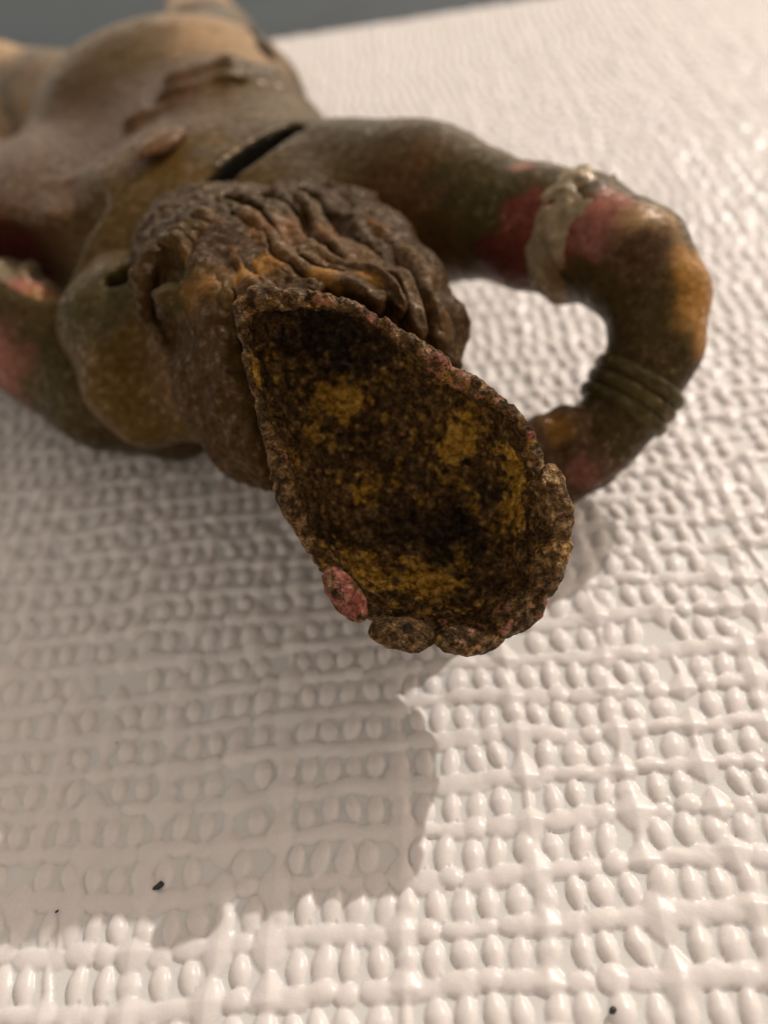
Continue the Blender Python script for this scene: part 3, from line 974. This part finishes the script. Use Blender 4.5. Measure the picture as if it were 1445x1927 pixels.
# knobs along the broken rim
knobs = [((650, 1120, 87.6), (60, 29), 54, 'red'), ((758, 1192, 89), (64, 33), 10, 'rust'), ((884, 1202, 89), (64, 31), -2, 'rust'),
         ((974, 1150, 89.2), (64, 35), -42, 'pinkrust'), ((1034, 1064, 88.6), (66, 34), -72, 'rust'), ((1042, 950, 88.4), (80, 34), -98, 'rust')]
for k, ((x, y, d), (ra, rb), ang, what) in enumerate(knobs):
    c = at_depth(x, y, d)
    s = d / F_PX
    a = math.radians(-ang if False else ang)
    e1 = math.cos(a) * _r - math.sin(a) * _u
    e2 = math.sin(a) * _r + math.cos(a) * _u
    nu, nv = 120, 70
    th = np.linspace(0, 2 * math.pi, nu, endpoint=False)
    ph = np.linspace(0.02, math.pi - 0.02, nv)
    TH, PH = np.meshgrid(th, ph)
    w = np.abs(np.sin(PH))
    P = c + (ra * s) * np.cos(PH)[..., None] * e1 + (rb * s) * (w * np.cos(TH))[..., None] * e2 + 1.6 * (w * np.sin(TH))[..., None] * _f
    P = P.reshape(-1, 3)
    q = grid_quads(nu, nv, True)
    nn = vert_normals(P, q)
    if (nn * (P - c)).sum() < 0:
        q = q[:, ::-1]; nn = -nn
    m1, m2, m3 = fbm(P, 3.0, 4, 0.6, 130 + k), fbm(P, 1.2, 4, 0.6, 140 + k), fbm(P, 6, 2, 0.5, 150 + k)
    P = P + nn * ((0.40 if what != 'red' else 0.22) * m1 + (0.13 if what != 'red' else 0.05) * m2)[:, None]
    och = sstep(-0.1, 0.6, m1 + 0.3 * m2) * 0.36
    rd = {'red': 0.90 - 0.75 * sstep(0.1, 0.4, m1 + 0.4 * m2), 'pinkrust': sstep(0.0, 0.5, m1) * 0.5, 'rust': sstep(0.2, 0.6, m3 + m2 * 0.4) * 0.25}[what]
    ob = make_mesh('rim_knob', P, q, mat=M_CRUST, parent=hd, attrs={'ochre': och * (what != 'red'), 'red': rd, 'dark': 0.12 + 0.5 * sstep(0.25, 0.6, -m1)})
    if what == 'red':
        ob['label'] = 'knob with red paint left on it'

# hair: locks swept back over the head
locks = [
    [(606, 348, 129), (655, 385, 124), (705, 440, 117), (768, 505, 110), (826, 588, 104), (858, 660, 101)],
    [(520, 352, 126), (572, 392, 120), (622, 452, 113), (680, 500, 108), (752, 556, 103), (812, 640, 100)],
    [(455, 362, 122), (505, 402, 117), (552, 452, 111), (610, 492, 106), (686, 540, 101), (756, 596, 99)],
    [(395, 372, 119), (448, 408, 114), (495, 450, 109), (545, 492, 104), (612, 528, 100), (690, 566, 97)],
    [(352, 392, 117), (400, 424, 112), (450, 462, 107), (505, 504, 102), (575, 538, 97)],
    [(322, 420, 114), (364, 450, 110), (414, 486, 105), (468, 526, 100), (520, 550, 96)],
    [(300, 455, 111), (335, 475, 108), (385, 505, 103), (430, 545, 98)],
]
lock_r = [1.8, 2.0, 2.4, 2.5, 2.6, 2.4, 2.2]
lock_objs = []
lock_n = [0.26, 0.28, 0.34, 0.42, 0.55, 0.6, 0.6]
for k, (pts, rr) in enumerate(zip(locks, lock_r)):
    P = np.array([at_depth(*p) for p in pts])
    rad = rr * np.interp(np.linspace(0, 1, len(P)), [0, 0.2, 0.6, 1], [0.45, 1.0, 1.0, 0.6]) * (1 + 0.12 * np.sin(np.arange(len(P)) * 1.9 + k))
    V, Q = sweep(P, rad, 72, 34, 0.95, 3 + k % 3, 2.0 + k)
    nn = vert_normals(V, Q)
    if (nn * (V - V.mean(0))).sum() < 0:
        Q = Q[:, ::-1]; nn = -nn
    V = V + 1.5 * np.stack([fbm(V, 11.0, 2, 0.5, 220 + j) for j in range(3)], 1)
    V = V + nn * lock_n[k] * (fbm(V, 5.0, 3, 0.6, 170 + k) + 0.6 * fbm(V, 1.7, 4, 0.65, 180 + k))[:, None]
    c, ru = blobs(V, np.array((0.070, 0.036, 0.012)), 0.16, [(P[1], 4, KHAKI * 0.8, -0.05, 0.5), (P[2], 4, (0.14, 0.06, 0.016), 0.12, 0.5), (P[3], 4, (0.11, 0.055, 0.016), 0.18, 0.5), (P[-2], 2.2, OCHRE, 0.0, 0.3)], 190 + k)
    lock_objs.append(make_mesh('hair_lock', V, Q, mat=M_HAIR, parent=figure, colors={'paint': c}, attrs={'rust': ru}))

# scalp below the locks, with the ear and the ridges before it
SC = SDF((-45, 60, 14), (34, 150, 54), 0.45)
SC.chain([(Dp(620, 700, 120), 13), (Dp(480, 580, 119), 12.5), (Dp(390, 500, 126), 11)], 5)
for pts in locks:                              # the head's own surface runs just under the locks
    P = np.array([at_depth(*p) for p in pts])
    P = P + _f[None, :] * 5.0 + np.array((0, 0, -1.0))
    rs = np.interp(np.linspace(0, 1, len(P)), [0, 0.4, 0.75, 1], [4.0, 5.3, 4.0, 1.2])
    SC.chain(list(zip(P, rs)), 3.0)
for gr in ([(560, 352, 123), (612, 405, 116), (662, 468, 110), (720, 518, 105), (790, 600, 100)], [(488, 362, 120), (540, 415, 114), (585, 465, 108), (640, 500, 103)], [(430, 382, 116), (478, 420, 111), (528, 462, 106)]):
    SC.chain([(Dp(*p), r) for p, r in zip(gr, (1.6, 2.6, 2.4, 1.9, 1.2))], 1.2, sub=True)
SC.chain([(Dp(375, 488, 104), 1.3), (Dp(398, 560, 101), 1.6), (Dp(428, 640, 98), 1.3)], 1.2)
SC.chain([(Dp(440, 600, 101), 2.4), (Dp(458, 720, 102), 2.6), (Dp(486, 830, 103), 2.4), (Dp(515, 900, 104), 1.8)], 4)
SC.chain([(Dp(430, 600, 108), 6), (Dp(440, 720, 110), 6.5), (Dp(480, 830, 112), 6)], 5)
SC.ell(Dp(335, 545, 104), (3.0, 3.0, 2.6), None, 1.0)
SC.chain([(Dp(290, 480, 107), 1.4), (Dp(265, 530, 107), 1.6), (Dp(275, 590, 108), 1.2)], 1.2)
SC.ell(Dp(305, 505, 103), (3.0, 3.0, 2.4), None, 1.0, sub=True)
for (a, b) in (((290, 610), (335, 680)), ((320, 600), (360, 655))):
    SC.chain([(Dp(*a, 108), 0.8), (Dp(*b, 108), 0.9)], 1.0)
V, Q = SC.mesh()
scalp = iron_part('scalp', V, Q, (0.055, 0.028, 0.009), 0.12, [(Dp(335, 550, 104), 3.0, OLIVE * 1.5, -0.4, 0.4), (Dp(400, 560, 101), 3.2, OCHRE * 0.7, 0.0, 0.5), (Dp(430, 660, 100), 6, (0.055, 0.028, 0.008), 0.05, 0.5), (Dp(470, 800, 104), 10, (0.055, 0.028, 0.008), 0.0, 0.5)], 0.5, mat=M_HAIR, seed=210)

for o in lock_objs:
    o.parent = scalp

# ---------------------------------------------------------------- crumbs on the sheet
M_CRUMB = plain_material('black_grit', (0.008, 0.008, 0.008), (0.03, 0.028, 0.025), 2000, 0.5)
for (x, y), r, lab in (((107, 1716), 0.16, 'tiny dark grain of grit on the shaded part of the white sheet'), ((220, 1398), 0.14, 'tiny dark grain of grit on the shaded part of the white sheet'), ((60, 1165), 0.16, 'tiny dark grain of grit on the shaded part of the white sheet'), ((298, 1668), 0.42, 'black crumb lying on the shaded part of the white sheet'), ((1152, 1903), 0.34, 'black crumb lying on the sunlit part of the white sheet')):
    p = at_height(x, y, -0.1)
    nu, nv = 16, 10
    TH, PH = np.meshgrid(np.linspace(0, 2 * math.pi, nu, endpoint=False), np.linspace(0.05, math.pi - 0.05, nv))
    P = np.stack([r * 1.35 * np.sin(PH) * np.cos(TH), r * 0.7 * np.sin(PH) * np.sin(TH), r * 0.8 * np.cos(PH)], -1).reshape(-1, 3)
    P *= (1 + 0.35 * fbm(P + p, 0.5, 2, 0.5, 300))[:, None]
    a = 0.5
    P = P @ np.array([[math.cos(a), math.sin(a), 0], [-math.sin(a), math.cos(a), 0], [0, 0, 1]])
    o = make_mesh('crumb', P + p, grid_quads(nu, nv, True)[:, ::-1], mat=M_CRUMB)
    o['label'] = lab
    o['category'] = 'crumb'
    o['group'] = 'crumbs on the sheet' if r > 0.3 else 'tiny grains on the sheet'
